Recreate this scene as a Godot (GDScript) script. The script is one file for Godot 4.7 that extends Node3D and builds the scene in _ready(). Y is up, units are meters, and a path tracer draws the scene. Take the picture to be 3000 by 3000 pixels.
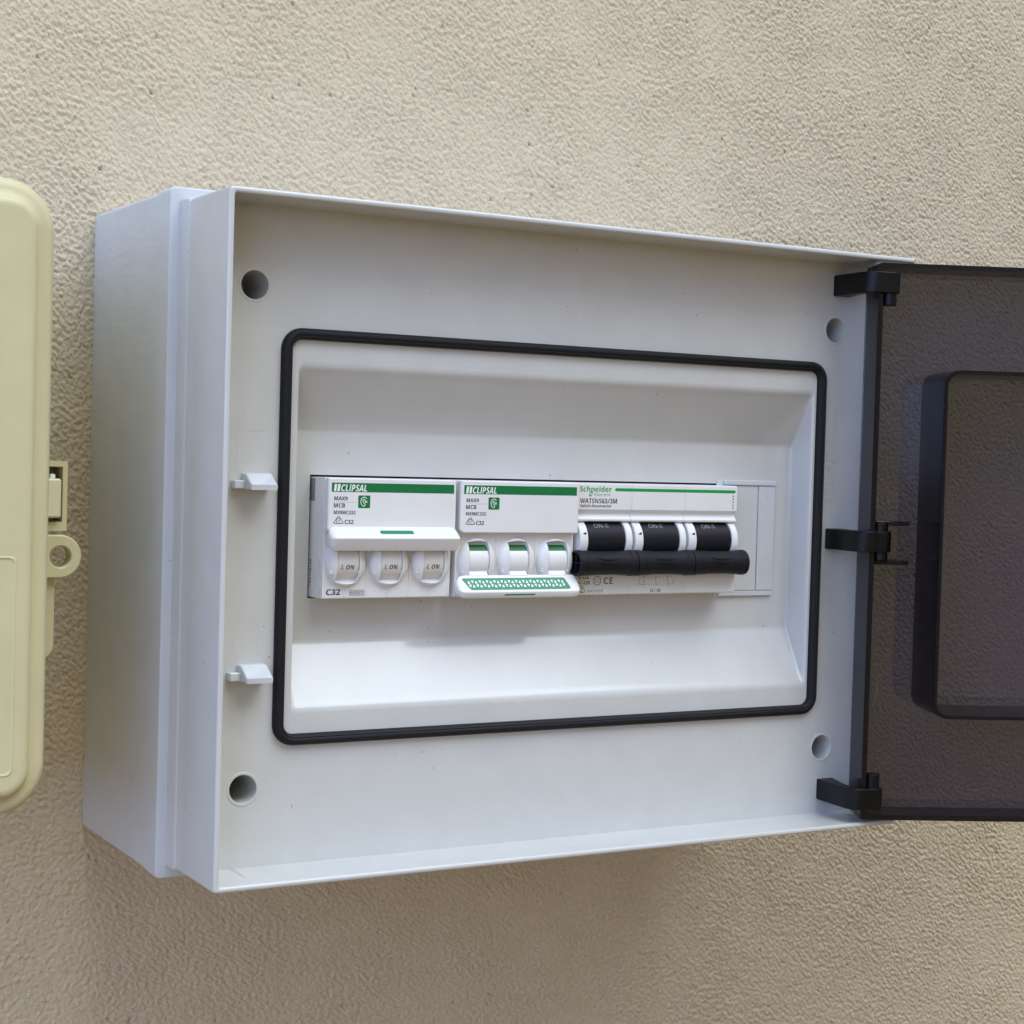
extends Node3D
# A surface-mounted consumer unit with its smoked door open, on a stucco wall, beside a beige utility box.
# All shapes are written in millimetres and built in metres (K).

const K := 0.001
var ORG := Vector3.ZERO          # base of the thing under construction, in mm
var M := {}                      # materials
var used_names := {}


# ---------------------------------------------------------------- mesh builder
class MB:
	var t := PackedVector3Array()      # triangle soup, counter-clockwise seen from outside, mm

	func tri(a: Vector3, b: Vector3, c: Vector3):
		t.push_back(a); t.push_back(b); t.push_back(c)

	func quad(a: Vector3, b: Vector3, c: Vector3, d: Vector3):
		tri(a, b, c); tri(a, c, d)

	func outward(from: int):           # turns a closed shape right side out
		var v := 0.0
		for i in range(from, t.size(), 3):
			v += t[i].dot(t[i + 1].cross(t[i + 2]))
		if v < 0.0:
			for i in range(from, t.size(), 3):
				var s := t[i + 1]
				t[i + 1] = t[i + 2]
				t[i + 2] = s

	func move(from: int, x: Transform3D):
		for i in range(from, t.size()):
			t[i] = x * t[i]

	func loft(rings: Array, cap0 := true, cap1 := true, fix := true):
		var from := t.size()
		for k in rings.size() - 1:
			var a: PackedVector3Array = rings[k]
			var b: PackedVector3Array = rings[k + 1]
			var n := a.size()
			for i in n:
				var j := (i + 1) % n
				quad(a[i], a[j], b[j], b[i])
		if cap0: fan(rings[0], true)
		if cap1: fan(rings[rings.size() - 1], false)
		if fix: outward(from)

	func fan(r: PackedVector3Array, flip: bool):
		var c := Vector3.ZERO
		for p in r: c += p
		c /= r.size()
		for i in r.size():
			var j := (i + 1) % r.size()
			if flip: tri(c, r[j], r[i])
			else: tri(c, r[i], r[j])

	static func rr(cx: float, cy: float, hx: float, hy: float, r: float, n := 4) -> PackedVector2Array:
		var o := PackedVector2Array()
		for q in 4:
			var sx: float = [1, -1, -1, 1][q]
			var sy: float = [1, 1, -1, -1][q]
			for i in n + 1:
				var a := (q + float(i) / n) * PI / 2.0
				o.push_back(Vector2(cx + sx * (hx - r) + r * cos(a), cy + sy * (hy - r) + r * sin(a)))
		return o

	static func at(p: PackedVector2Array, z: float, axis := "z") -> PackedVector3Array:
		var o := PackedVector3Array()
		for v in p:
			if axis == "z": o.push_back(Vector3(v.x, v.y, z))
			elif axis == "x": o.push_back(Vector3(z, v.y, v.x))     # polygon in (z, y)
			else: o.push_back(Vector3(v.x, z, v.y))                  # polygon in (x, z)
		return o

	static func ring(cx: float, cy: float, hx: float, hy: float, r: float, z: float, n := 4) -> PackedVector3Array:
		return at(rr(cx, cy, hx, hy, r, n), z)

	static func circ(cx: float, cy: float, r: float, n := 24) -> PackedVector2Array:
		var o := PackedVector2Array()
		for i in n:
			o.push_back(Vector2(cx + r * cos(TAU * i / n), cy + r * sin(TAU * i / n)))
		return o

	static func inset(p: PackedVector2Array, d: float) -> PackedVector2Array:
		var area := 0.0
		var n := p.size()
		for i in n: area += p[i].cross(p[(i + 1) % n])
		var s := 1.0 if area > 0.0 else -1.0
		var o := PackedVector2Array()
		for i in n:
			var e0 := (p[i] - p[(i + n - 1) % n]).normalized()
			var e1 := (p[(i + 1) % n] - p[i]).normalized()
			var n0 := Vector2(-e0.y, e0.x) * s
			var n1 := Vector2(-e1.y, e1.x) * s
			var b := (n0 + n1).normalized()
			o.push_back(p[i] + b * d / maxf(0.35, b.dot(n0)))
		return o

	func extr(p: PackedVector2Array, axis: String, d0: float, d1: float, c := 0.0, steps := 1):
		var from := t.size()
		var rings := []
		if c > 0.0 and steps > 1:
			for i in steps + 1:
				var a := PI / 2.0 * i / steps
				rings.push_back(at(inset(p, c * (1.0 - sin(a))), d0 + c * (1.0 - cos(a)), axis))
			for i in steps + 1:
				var a := PI / 2.0 * (1.0 - float(i) / steps)
				rings.push_back(at(inset(p, c * (1.0 - sin(a))), d1 - c * (1.0 - cos(a)), axis))
		elif c > 0.0:
			var q := inset(p, c)
			rings = [at(q, d0, axis), at(p, d0 + c, axis), at(p, d1 - c, axis), at(q, d1, axis)]
		else:
			rings = [at(p, d0, axis), at(p, d1, axis)]
		loft(rings, false, false, false)
		var flat: PackedVector2Array = inset(p, c) if c > 0.0 else p
		var ix := Geometry2D.triangulate_polygon(flat)
		var area := 0.0
		for i in p.size(): area += p[i].cross(p[(i + 1) % p.size()])
		var lo: PackedVector3Array = rings[0]
		var hi: PackedVector3Array = rings[rings.size() - 1]
		for i in range(0, ix.size(), 3):
			var a := ix[i]
			var b := ix[i + 1]
			var e := ix[i + 2]
			if ((flat[b] - flat[a]).cross(flat[e] - flat[a]) > 0.0) != (area > 0.0):
				b = ix[i + 2]; e = ix[i + 1]
			tri(hi[a], hi[b], hi[e])
			tri(lo[a], lo[e], lo[b])
		outward(from)

	func cbox(x0: float, x1: float, y0: float, y1: float, z0: float, z1: float, c := 0.3):
		var cx := (x0 + x1) / 2.0
		var cy := (y0 + y1) / 2.0
		var hx := (x1 - x0) / 2.0
		var hy := (y1 - y0) / 2.0
		c = minf(c, minf(hx, minf(hy, (z1 - z0) / 2.0)) * 0.6)
		loft([ring(cx, cy, hx - c, hy - c, c * 0.4, z0, 1), ring(cx, cy, hx, hy, c, z0 + c, 1), ring(cx, cy, hx, hy, c, z1 - c, 1), ring(cx, cy, hx - c, hy - c, c * 0.4, z1, 1)])

	func cyl(p: Vector3, axis: String, r: float, d0: float, d1: float, n := 24, c := 0.2):
		var q := circ(p.x, p.y, r, n)
		if axis == "x": q = circ(p.z, p.y, r, n)
		elif axis == "y": q = circ(p.x, p.z, r, n)
		extr(q, axis, d0, d1, c)

	# a flat band of the given width along a line, z0 to z1 thick
	func ribbon(pts: PackedVector2Array, w: float, z0: float, z1: float, closed := false):
		var n := pts.size()
		var l := PackedVector2Array()
		var r := PackedVector2Array()
		for i in n:
			var a := pts[(i + n - 1) % n] if (closed or i > 0) else pts[i]
			var b := pts[(i + 1) % n] if (closed or i < n - 1) else pts[i]
			var e0 := (pts[i] - a).normalized()
			var e1 := (b - pts[i]).normalized()
			if e0 == Vector2.ZERO: e0 = e1
			if e1 == Vector2.ZERO: e1 = e0
			var m := Vector2(-(e0 + e1).y, (e0 + e1).x).normalized()
			var k := maxf(0.5, m.dot(Vector2(-e0.y, e0.x)))
			l.push_back(pts[i] + m * w / 2.0 / k)
			r.push_back(pts[i] - m * w / 2.0 / k)
		for i in (n if closed else n - 1):
			var j := (i + 1) % n
			quad(V(r[i], z1), V(r[j], z1), V(l[j], z1), V(l[i], z1))
			quad(V(l[i], z0), V(l[i], z1), V(l[j], z1), V(l[j], z0))
			quad(V(r[i], z1), V(r[i], z0), V(r[j], z0), V(r[j], z1))

	static func V(p: Vector2, z: float) -> Vector3:
		return Vector3(p.x, p.y, z)

	# a plane with a hole: from a rectangle to a closed line of any shape inside it
	func plate_hole(x0: float, x1: float, y0: float, y1: float, hole: PackedVector2Array, z: float):
		var c := Vector2.ZERO
		for p in hole: c += p
		c /= hole.size()
		var n := hole.size()
		var far := PackedVector2Array()
		for p in hole:
			var d := p - c
			var k := INF
			if d.x > 1e-6: k = minf(k, (x1 - c.x) / d.x)
			if d.x < -1e-6: k = minf(k, (x0 - c.x) / d.x)
			if d.y > 1e-6: k = minf(k, (y1 - c.y) / d.y)
			if d.y < -1e-6: k = minf(k, (y0 - c.y) / d.y)
			far.push_back(c + d * k)
		for i in n:
			var j := (i + 1) % n
			quad(V(hole[i], z), V(far[i], z), V(far[j], z), V(hole[j], z))
			if absf(far[i].x - far[j].x) > 1e-4 and absf(far[i].y - far[j].y) > 1e-4:   # the rectangle's corner
				var q := Vector2(x1 if (far[i].x + far[j].x) / 2.0 > c.x else x0, y1 if (far[i].y + far[j].y) / 2.0 > c.y else y0)
				tri(V(far[i], z), V(q, z), V(far[j], z))

	# a rectangle round a rounded rectangular opening
	func plate_rr(x0: float, x1: float, y0: float, y1: float, cx: float, cy: float, hx: float, hy: float, r: float, z: float, n := 4):
		quad(Vector3(x0, y0, z), Vector3(cx - hx, y0, z), Vector3(cx - hx, y1, z), Vector3(x0, y1, z))
		quad(Vector3(cx + hx, y0, z), Vector3(x1, y0, z), Vector3(x1, y1, z), Vector3(cx + hx, y1, z))
		quad(Vector3(cx - hx, y0, z), Vector3(cx + hx, y0, z), Vector3(cx + hx, cy - hy, z), Vector3(cx - hx, cy - hy, z))
		quad(Vector3(cx - hx, cy + hy, z), Vector3(cx + hx, cy + hy, z), Vector3(cx + hx, y1, z), Vector3(cx - hx, y1, z))
		var p := rr(cx, cy, hx, hy, r, n)
		for q in 4:
			var k := Vector3(cx + hx * [1, -1, -1, 1][q], cy + hy * [1, 1, -1, -1][q], z)
			for i in n:
				tri(k, V(p[q * (n + 1) + i + 1], z), V(p[q * (n + 1) + i], z))

	func mesh(org: Vector3, ang: float) -> ArrayMesh:
		var n := t.size()
		var fn := PackedVector3Array()
		var at_key := {}
		fn.resize(n / 3)
		for i in range(0, n, 3):
			fn[i / 3] = (t[i + 1] - t[i]).cross(t[i + 2] - t[i])
			for k in 3:
				var key := Vector3i((t[i + k] * 500.0).round())
				if at_key.has(key): at_key[key].push_back(i / 3)
				else: at_key[key] = PackedInt32Array([i / 3])
		var lim := cos(deg_to_rad(ang))
		var vs := PackedVector3Array()
		var ns := PackedVector3Array()
		for i in range(0, n, 3):
			var f := fn[i / 3]
			if f.length_squared() < 1e-12: continue
			var u := f.normalized()
			for k in [0, 2, 1]:
				var s := Vector3.ZERO
				for q in at_key[Vector3i((t[i + k] * 500.0).round())]:
					var g := fn[q]
					var gl := g.length()
					if gl > 1e-7 and g.dot(u) > lim * gl: s += g
				vs.push_back((t[i + k] - org) * 0.001)
				ns.push_back(s.normalized() if s.length_squared() > 1e-14 else u)
		var a := []
		a.resize(Mesh.ARRAY_MAX)
		a[Mesh.ARRAY_VERTEX] = vs
		a[Mesh.ARRAY_NORMAL] = ns
		var m := ArrayMesh.new()
		m.add_surface_from_arrays(Mesh.PRIMITIVE_TRIANGLES, a)
		return m


# ---------------------------------------------------------------- naming helpers
func numbered(called: String) -> String:
	var n: int = used_names.get(called, 0)
	used_names[called] = n + 1
	return called if n == 0 else "%s_%03d" % [called, n]

func thing(called: String, label: String, category: String, base: Vector3, group := "") -> Node3D:
	var o := Node3D.new()
	o.name = numbered(called)
	o.position = base * K
	o.set_meta("label", label)
	o.set_meta("category", category)
	if group != "": o.set_meta("group", group)
	add_child(o, true)
	ORG = base
	return o

func part(mb: MB, called: String, mat: Material, parent: Node, ang := 38.0, label := "") -> MeshInstance3D:
	var o := MeshInstance3D.new()
	o.name = called
	o.mesh = mb.mesh(ORG, ang)
	o.material_override = mat
	o.cast_shadow = GeometryInstance3D.SHADOW_CASTING_SETTING_ON
	if label != "": o.set_meta("label", label)
	parent.add_child(o, true)
	return o


# ---------------------------------------------------------------- lettering
var fonts := {}
func font(which: String) -> SystemFont:
	if not fonts.has(which):
		var f := SystemFont.new()
		f.font_names = PackedStringArray(["Droid Serif" if which == "serif" else "Droid Sans"])
		f.font_weight = 700 if which == "bold" else 400
		fonts[which] = f
	return fonts[which]

# letters filling the rectangle r = [x0, y0, x1, y1] at depth z, t thick; bend = [y, z, radius] wraps them round a drum
func letters(mb: MB, s: String, r: Array, z: float, which := "sans", slant := 0.0, t := 0.05, bend := []):
	var m := TextMesh.new()
	m.text = s
	m.font = font(which)
	m.font_size = 48
	m.pixel_size = 0.01
	m.depth = 0.1
	m.curve_step = 1.5
	var a := m.surface_get_arrays(0) if m.get_surface_count() > 0 else []
	if a.is_empty(): return
	var v: PackedVector3Array = a[Mesh.ARRAY_VERTEX]
	var ix = a[Mesh.ARRAY_INDEX]
	var lo := v[0]
	var hi := v[0]
	for p in v:
		lo = lo.min(p); hi = hi.max(p)
	var q := PackedVector3Array()
	for p in v:
		var f := (p - lo) / (hi - lo).max(Vector3.ONE * 1e-6)
		var y: float = lerpf(r[1], r[3], f.y)
		var x: float = lerpf(r[0], r[2], f.x) + slant * (y - r[1])
		var zz := z
		if bend.size() == 3: zz = bend[1] + sqrt(maxf(0.0, bend[2] * bend[2] - (y - bend[0]) * (y - bend[0]))) + 0.005
		q.push_back(Vector3(x, y, zz + f.z * t))
	if ix == null or ix.size() == 0:
		for i in range(0, q.size(), 3): mb.tri(q[i], q[i + 2], q[i + 1])
	else:
		for i in range(0, ix.size(), 3): mb.tri(q[ix[i]], q[ix[i + 2]], q[ix[i + 1]])


# ---------------------------------------------------------------- materials
func srgb(r: float, g: float, b: float) -> Color:
	return Color(r, g, b)

func noise_tex(freq: float, size: int, octaves: int, lo: float, hi: float, seed_ := 1, cellular := false) -> NoiseTexture2D:
	var n := FastNoiseLite.new()
	n.seed = seed_
	n.noise_type = FastNoiseLite.TYPE_CELLULAR if cellular else FastNoiseLite.TYPE_SIMPLEX_SMOOTH
	n.frequency = freq
	n.fractal_octaves = octaves
	var g := Gradient.new()
	g.set_color(0, Color(lo, lo, lo))
	g.set_color(1, Color(hi, hi, hi))
	var x := NoiseTexture2D.new()
	x.width = size
	x.height = size
	x.seamless = true
	x.noise = n
	x.color_ramp = g
	return x

# a plain tone with faint mottling and a few specks of dirt
func speck_tex(size: int, specks: int, dark: float, mottle: float, seed_: int) -> ImageTexture:
	var rng := RandomNumberGenerator.new()
	rng.seed = seed_
	var n := FastNoiseLite.new()
	n.seed = seed_
	n.frequency = 0.012
	n.fractal_octaves = 4
	var im := Image.create(size, size, false, Image.FORMAT_RGB8)
	for y in size:
		for x in size:
			var v := 1.0 - mottle * (0.5 + 0.5 * n.get_noise_2d(x, y))
			im.set_pixel(x, y, Color(v, v, v * (1.0 - mottle * 0.15)))
	for i in specks:
		var x := rng.randi_range(2, size - 4)
		var y := rng.randi_range(2, size - 4)
		var d := dark + rng.randf() * (0.9 - dark)
		for k in rng.randi_range(1, 3):
			im.set_pixel(x + rng.randi_range(0, 1), y + rng.randi_range(0, 2), Color(d, d * 0.97, d * 0.92))
	return ImageTexture.create_from_image(im)

func mat(called: String, c: Color, rough: float, spec := 0.5) -> StandardMaterial3D:
	var m := StandardMaterial3D.new()
	m.resource_name = called
	m.albedo_color = c
	m.roughness = rough
	m.metallic_specular = spec
	M[called] = m
	return m

func grain(m: StandardMaterial3D, tile_mm: float, albedo: Texture2D, bump: Texture2D, depth_mm: float, rough: Texture2D = null):
	m.uv1_triplanar = true
	m.uv1_world_triplanar = true
	m.uv1_scale = Vector3.ONE * (1000.0 / tile_mm)
	if albedo: m.albedo_texture = albedo
	if bump:
		m.heightmap_enabled = true
		m.heightmap_texture = bump
		m.heightmap_scale = depth_mm * 0.1
	if rough:
		m.roughness_texture = rough
		m.roughness_texture_channel = BaseMaterial3D.TEXTURE_CHANNEL_RED

func make_materials():
	var specks := speck_tex(1024, 70, 0.35, 0.035, 11)
	var fine := noise_tex(0.06, 512, 3, 0.0, 1.0, 5)
	var rvar := noise_tex(0.01, 512, 4, 0.82, 1.0, 8)
	grain(mat("enclosure_plastic", srgb(0.81, 0.83, 0.85), 0.09), 310.0, specks, fine, 0.006, rvar)
	grain(mat("panel_plastic", srgb(0.80, 0.805, 0.80), 0.16), 290.0, specks, fine, 0.01, rvar)
	grain(mat("device_plastic", srgb(0.905, 0.905, 0.905), 0.4), 130.0, speck_tex(512, 14, 0.5, 0.03, 3), fine, 0.006)
	grain(mat("rocker_plastic", srgb(0.875, 0.865, 0.84), 0.45), 130.0, null, fine, 0.006)
	mat("white_print", srgb(0.93, 0.94, 0.93), 0.45)
	mat("dark_print", srgb(0.17, 0.18, 0.24), 0.5)
	mat("pale_print", srgb(0.36, 0.37, 0.40), 0.5)
	mat("rocker_print", srgb(0.55, 0.55, 0.57), 0.5)
	mat("stripe_green", srgb(0.0, 0.44, 0.235), 0.4)
	mat("lever_green", srgb(0.03, 0.50, 0.34), 0.4)
	mat("bar_green", srgb(0.0, 0.60, 0.29), 0.4)
	mat("rocker_green", srgb(0.0, 0.36, 0.12), 0.45)
	grain(mat("gasket_rubber", srgb(0.105, 0.103, 0.115), 0.6, 0.35), 60.0, null, noise_tex(0.05, 256, 3, 0.0, 1.0, 21), 0.06)
	grain(mat("black_plastic", srgb(0.04, 0.043, 0.052), 0.42, 0.35), 80.0, null, fine, 0.01)
	grain(mat("toggle_black", srgb(0.062, 0.066, 0.10), 0.5, 0.38), 80.0, null, fine, 0.012)
	mat("smoked_plastic", srgb(0.22, 0.2, 0.27), 0.06).transparency = BaseMaterial3D.TRANSPARENCY_ALPHA
	M.smoked_plastic.albedo_color.a = 0.71
	mat("smoked_edge", srgb(0.07, 0.066, 0.09), 0.14, 0.36).transparency = BaseMaterial3D.TRANSPARENCY_ALPHA
	M.smoked_edge.albedo_color.a = 0.88
	mat("scratch_grey", srgb(0.55, 0.53, 0.5), 0.6)
	grain(mat("beige_plastic", srgb(0.81, 0.78, 0.62), 0.5), 170.0, speck_tex(512, 16, 0.45, 0.05, 7), noise_tex(0.08, 512, 3, 0.0, 1.0, 15), 0.02)
	grain(mat("beige_light", srgb(0.85, 0.83, 0.69), 0.45), 170.0, null, fine, 0.01)
	mat("rail_steel", srgb(0.6, 0.6, 0.58), 0.4).metallic = 0.9
	grain(mat("stucco", srgb(0.82, 0.765, 0.665), 0.85, 0.3), 260.0, speck_tex(1024, 400, 0.5, 0.045, 31), noise_tex(0.34, 1024, 3, 0.0, 1.0, 41), 0.42)
	grain(mat("fence_paint", srgb(0.90, 0.81, 0.62), 0.55), 800.0, speck_tex(256, 30, 0.5, 0.06, 61), null, 0.0)
	grain(mat("paving", srgb(0.70, 0.58, 0.43), 0.9, 0.3), 900.0, speck_tex(512, 600, 0.4, 0.25, 51), noise_tex(0.05, 512, 4, 0.0, 1.0, 52), 2.0)


# ---------------------------------------------------------------- scene
func _ready():
	# camera
	var cam := Camera3D.new()
	cam.name = "camera"
	add_child(cam)
	cam.position = Vector3(-370.955, 32.114, 715.941) * K
	cam.basis = Basis(Vector3.UP, -0.52108) * Basis(Vector3.RIGHT, -0.03134) * Basis(Vector3.BACK, 0.02895)
	cam.fov = rad_to_deg(2.0 * atan(1500.0 / 5154.46))
	cam.near = 0.02
	cam.far = 100.0
	cam.current = true
	# sky and sun: bright overcast, soft light from high up
	var sky := ProceduralSkyMaterial.new()
	sky.sky_top_color = Color(0.60, 0.67, 0.78)
	sky.sky_horizon_color = Color(1.0, 1.14, 1.45)
	sky.sky_curve = 0.35
	sky.ground_horizon_color = Color(0.46, 0.42, 0.37)
	sky.ground_bottom_color = Color(0.36, 0.31, 0.25)
	sky.sun_angle_max = 1.0
	var env := Environment.new()
	env.background_mode = Environment.BG_SKY
	env.sky = Sky.new()
	env.sky.sky_material = sky
	env.tonemap_mode = Environment.TONE_MAPPER_LINEAR
	env.tonemap_exposure = 2.15
	env.background_energy_multiplier = 1.0
	env.sdfgi_enabled = true
	env.ssao_enabled = true
	env.ssil_enabled = true
	var we := WorldEnvironment.new()
	we.name = "environment"
	we.environment = env
	add_child(we)
	var sun := DirectionalLight3D.new()
	sun.name = "sun"
	sun.light_energy = 0.39
	sun.light_angular_distance = 46.0
	sun.light_color = Color(0.93, 0.96, 1.0)
	sun.shadow_enabled = true
	add_child(sun)
	sun.look_at_from_position(Vector3.ZERO, Vector3(-0.24, -1.0, -0.52))

	make_materials()
	build_wall()
	build_board()
	build_breaker(-107.4, true)
	build_breaker(-52.0, false)
	build_disconnector(2.5)
	build_utility_box()


# ---------------------------------------------------------------- wall and ground
func build_wall():
	var w := thing("wall", "cream rough stucco house wall behind both wall boxes", "wall", Vector3.ZERO)
	w.set_meta("kind", "structure")
	var x0 := -260.0
	var x1 := 415.0
	var y0 := -305.0
	var y1 := 315.0
	var step := 0.6
	var nx := int((x1 - x0) / step) + 1
	var ny := int((y1 - y0) / step) + 1
	var warp := FastNoiseLite.new()
	warp.seed = 4
	warp.frequency = 0.28
	warp.fractal_octaves = 2
	var cell := FastNoiseLite.new()
	cell.seed = 9
	cell.noise_type = FastNoiseLite.TYPE_CELLULAR
	cell.cellular_return_type = FastNoiseLite.RETURN_DISTANCE
	cell.cellular_jitter = 1.0
	cell.fractal_type = FastNoiseLite.FRACTAL_NONE
	cell.frequency = 0.56
	var fb := FastNoiseLite.new()
	fb.seed = 17
	fb.noise_type = FastNoiseLite.TYPE_SIMPLEX_SMOOTH
	fb.frequency = 0.44
	fb.fractal_octaves = 4
	fb.fractal_gain = 0.7
	var big := FastNoiseLite.new()
	big.seed = 23
	big.frequency = 0.018
	big.fractal_octaves = 3
	var h := PackedFloat32Array()
	h.resize(nx * ny)
	for j in ny:
		var y := y0 + j * step
		for i in nx:
			var x := x0 + i * step
			var q := warp.get_noise_2d(x, y)
			var d := cell.get_noise_2d(x + q * 1.5, y * 1.1 - q * 1.2) + 1.0       # 0 at a lump's middle
			var l := big.get_noise_2d(x, y)
			h[j * nx + i] = (0.95 + 0.55 * l) * (0.45 - d) + 0.55 * fb.get_noise_2d(x, y) + 0.45 * l
	var rng := RandomNumberGenerator.new()
	rng.seed = 77
	for k in 300:                                                    # pinholes in the render coat
		var p := rng.randi_range(0, nx * ny - 1)
		for q in [p, p + 1, p + nx]:
			if q < nx * ny: h[q] -= 1.2
	var vs := PackedVector3Array()
	var ns := PackedVector3Array()
	vs.resize(nx * ny)
	ns.resize(nx * ny)
	for j in ny:
		for i in nx:
			var k := j * nx + i
			vs[k] = Vector3(x0 + i * step, y0 + j * step, h[k]) * K
			var dx := h[k + 1 if i < nx - 1 else k] - h[k - 1 if i > 0 else k]
			var dy := h[k + nx if j < ny - 1 else k] - h[k - nx if j > 0 else k]
			ns[k] = Vector3(-dx, -dy, 2.0 * step).normalized()
	var ix := PackedInt32Array()
	ix.resize((nx - 1) * (ny - 1) * 6)
	var c := 0
	for j in ny - 1:
		for i in nx - 1:
			var k := j * nx + i
			ix[c] = k; ix[c + 1] = k + nx; ix[c + 2] = k + 1
			ix[c + 3] = k + 1; ix[c + 4] = k + nx; ix[c + 5] = k + nx + 1
			c += 6
	var a := []
	a.resize(Mesh.ARRAY_MAX)
	a[Mesh.ARRAY_VERTEX] = vs
	a[Mesh.ARRAY_NORMAL] = ns
	a[Mesh.ARRAY_INDEX] = ix
	var m := ArrayMesh.new()
	m.add_surface_from_arrays(Mesh.PRIMITIVE_TRIANGLES, a)
	var o := MeshInstance3D.new()
	o.name = "stucco_coat"
	o.mesh = m
	o.material_override = M.stucco
	w.add_child(o)
	var mb := MB.new()
	mb.cbox(-3000, 3000, -1400, 1500, -200, -3.0, 4.0)
	part(mb, "wall_body", M.stucco, w)

	var g := thing("ground", "brown grey paved ground at the foot of the wall", "ground", Vector3(0, -1400, 0))
	g.set_meta("kind", "structure")
	mb = MB.new()
	mb.cbox(-9000, 9000, -1500, -1400.5, -3.0, 14000, 4.0)
	part(mb, "paving", M.paving, g)

	# unseen fence added opposite the wall to bounce warm fill onto the board
	var fc := thing("added_fence", "unseen cream sheet metal fence added facing the wall for warm fill light", "fence", Vector3(0, -1400, 1250))
	for k in 4:
		var xf := -700.0 + 2060.0 * k
		mb = MB.new()
		var zig := PackedVector2Array()
		for i in 21:
			zig.push_back(Vector2(xf + 40.0 + i * 99.0, 1250.0 + (0.0 if i % 2 == 0 else 35.0)))
		for i in range(20, -1, -1):
			zig.push_back(Vector2(xf + 40.0 + i * 99.0, 1253.0 + (0.0 if i % 2 == 0 else 35.0)))
		mb.extr(zig, "y", -1400.0, 680.0)
		part(mb, "added_fence_panel", M.fence_paint, fc, 20.0)
		mb = MB.new()
		mb.cbox(xf - 32.0, xf + 32.0, -1400.0, 700.0, 1238.0, 1300.0, 4.0)
		part(mb, "added_fence_post", M.fence_paint, fc, 20.0)


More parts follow.
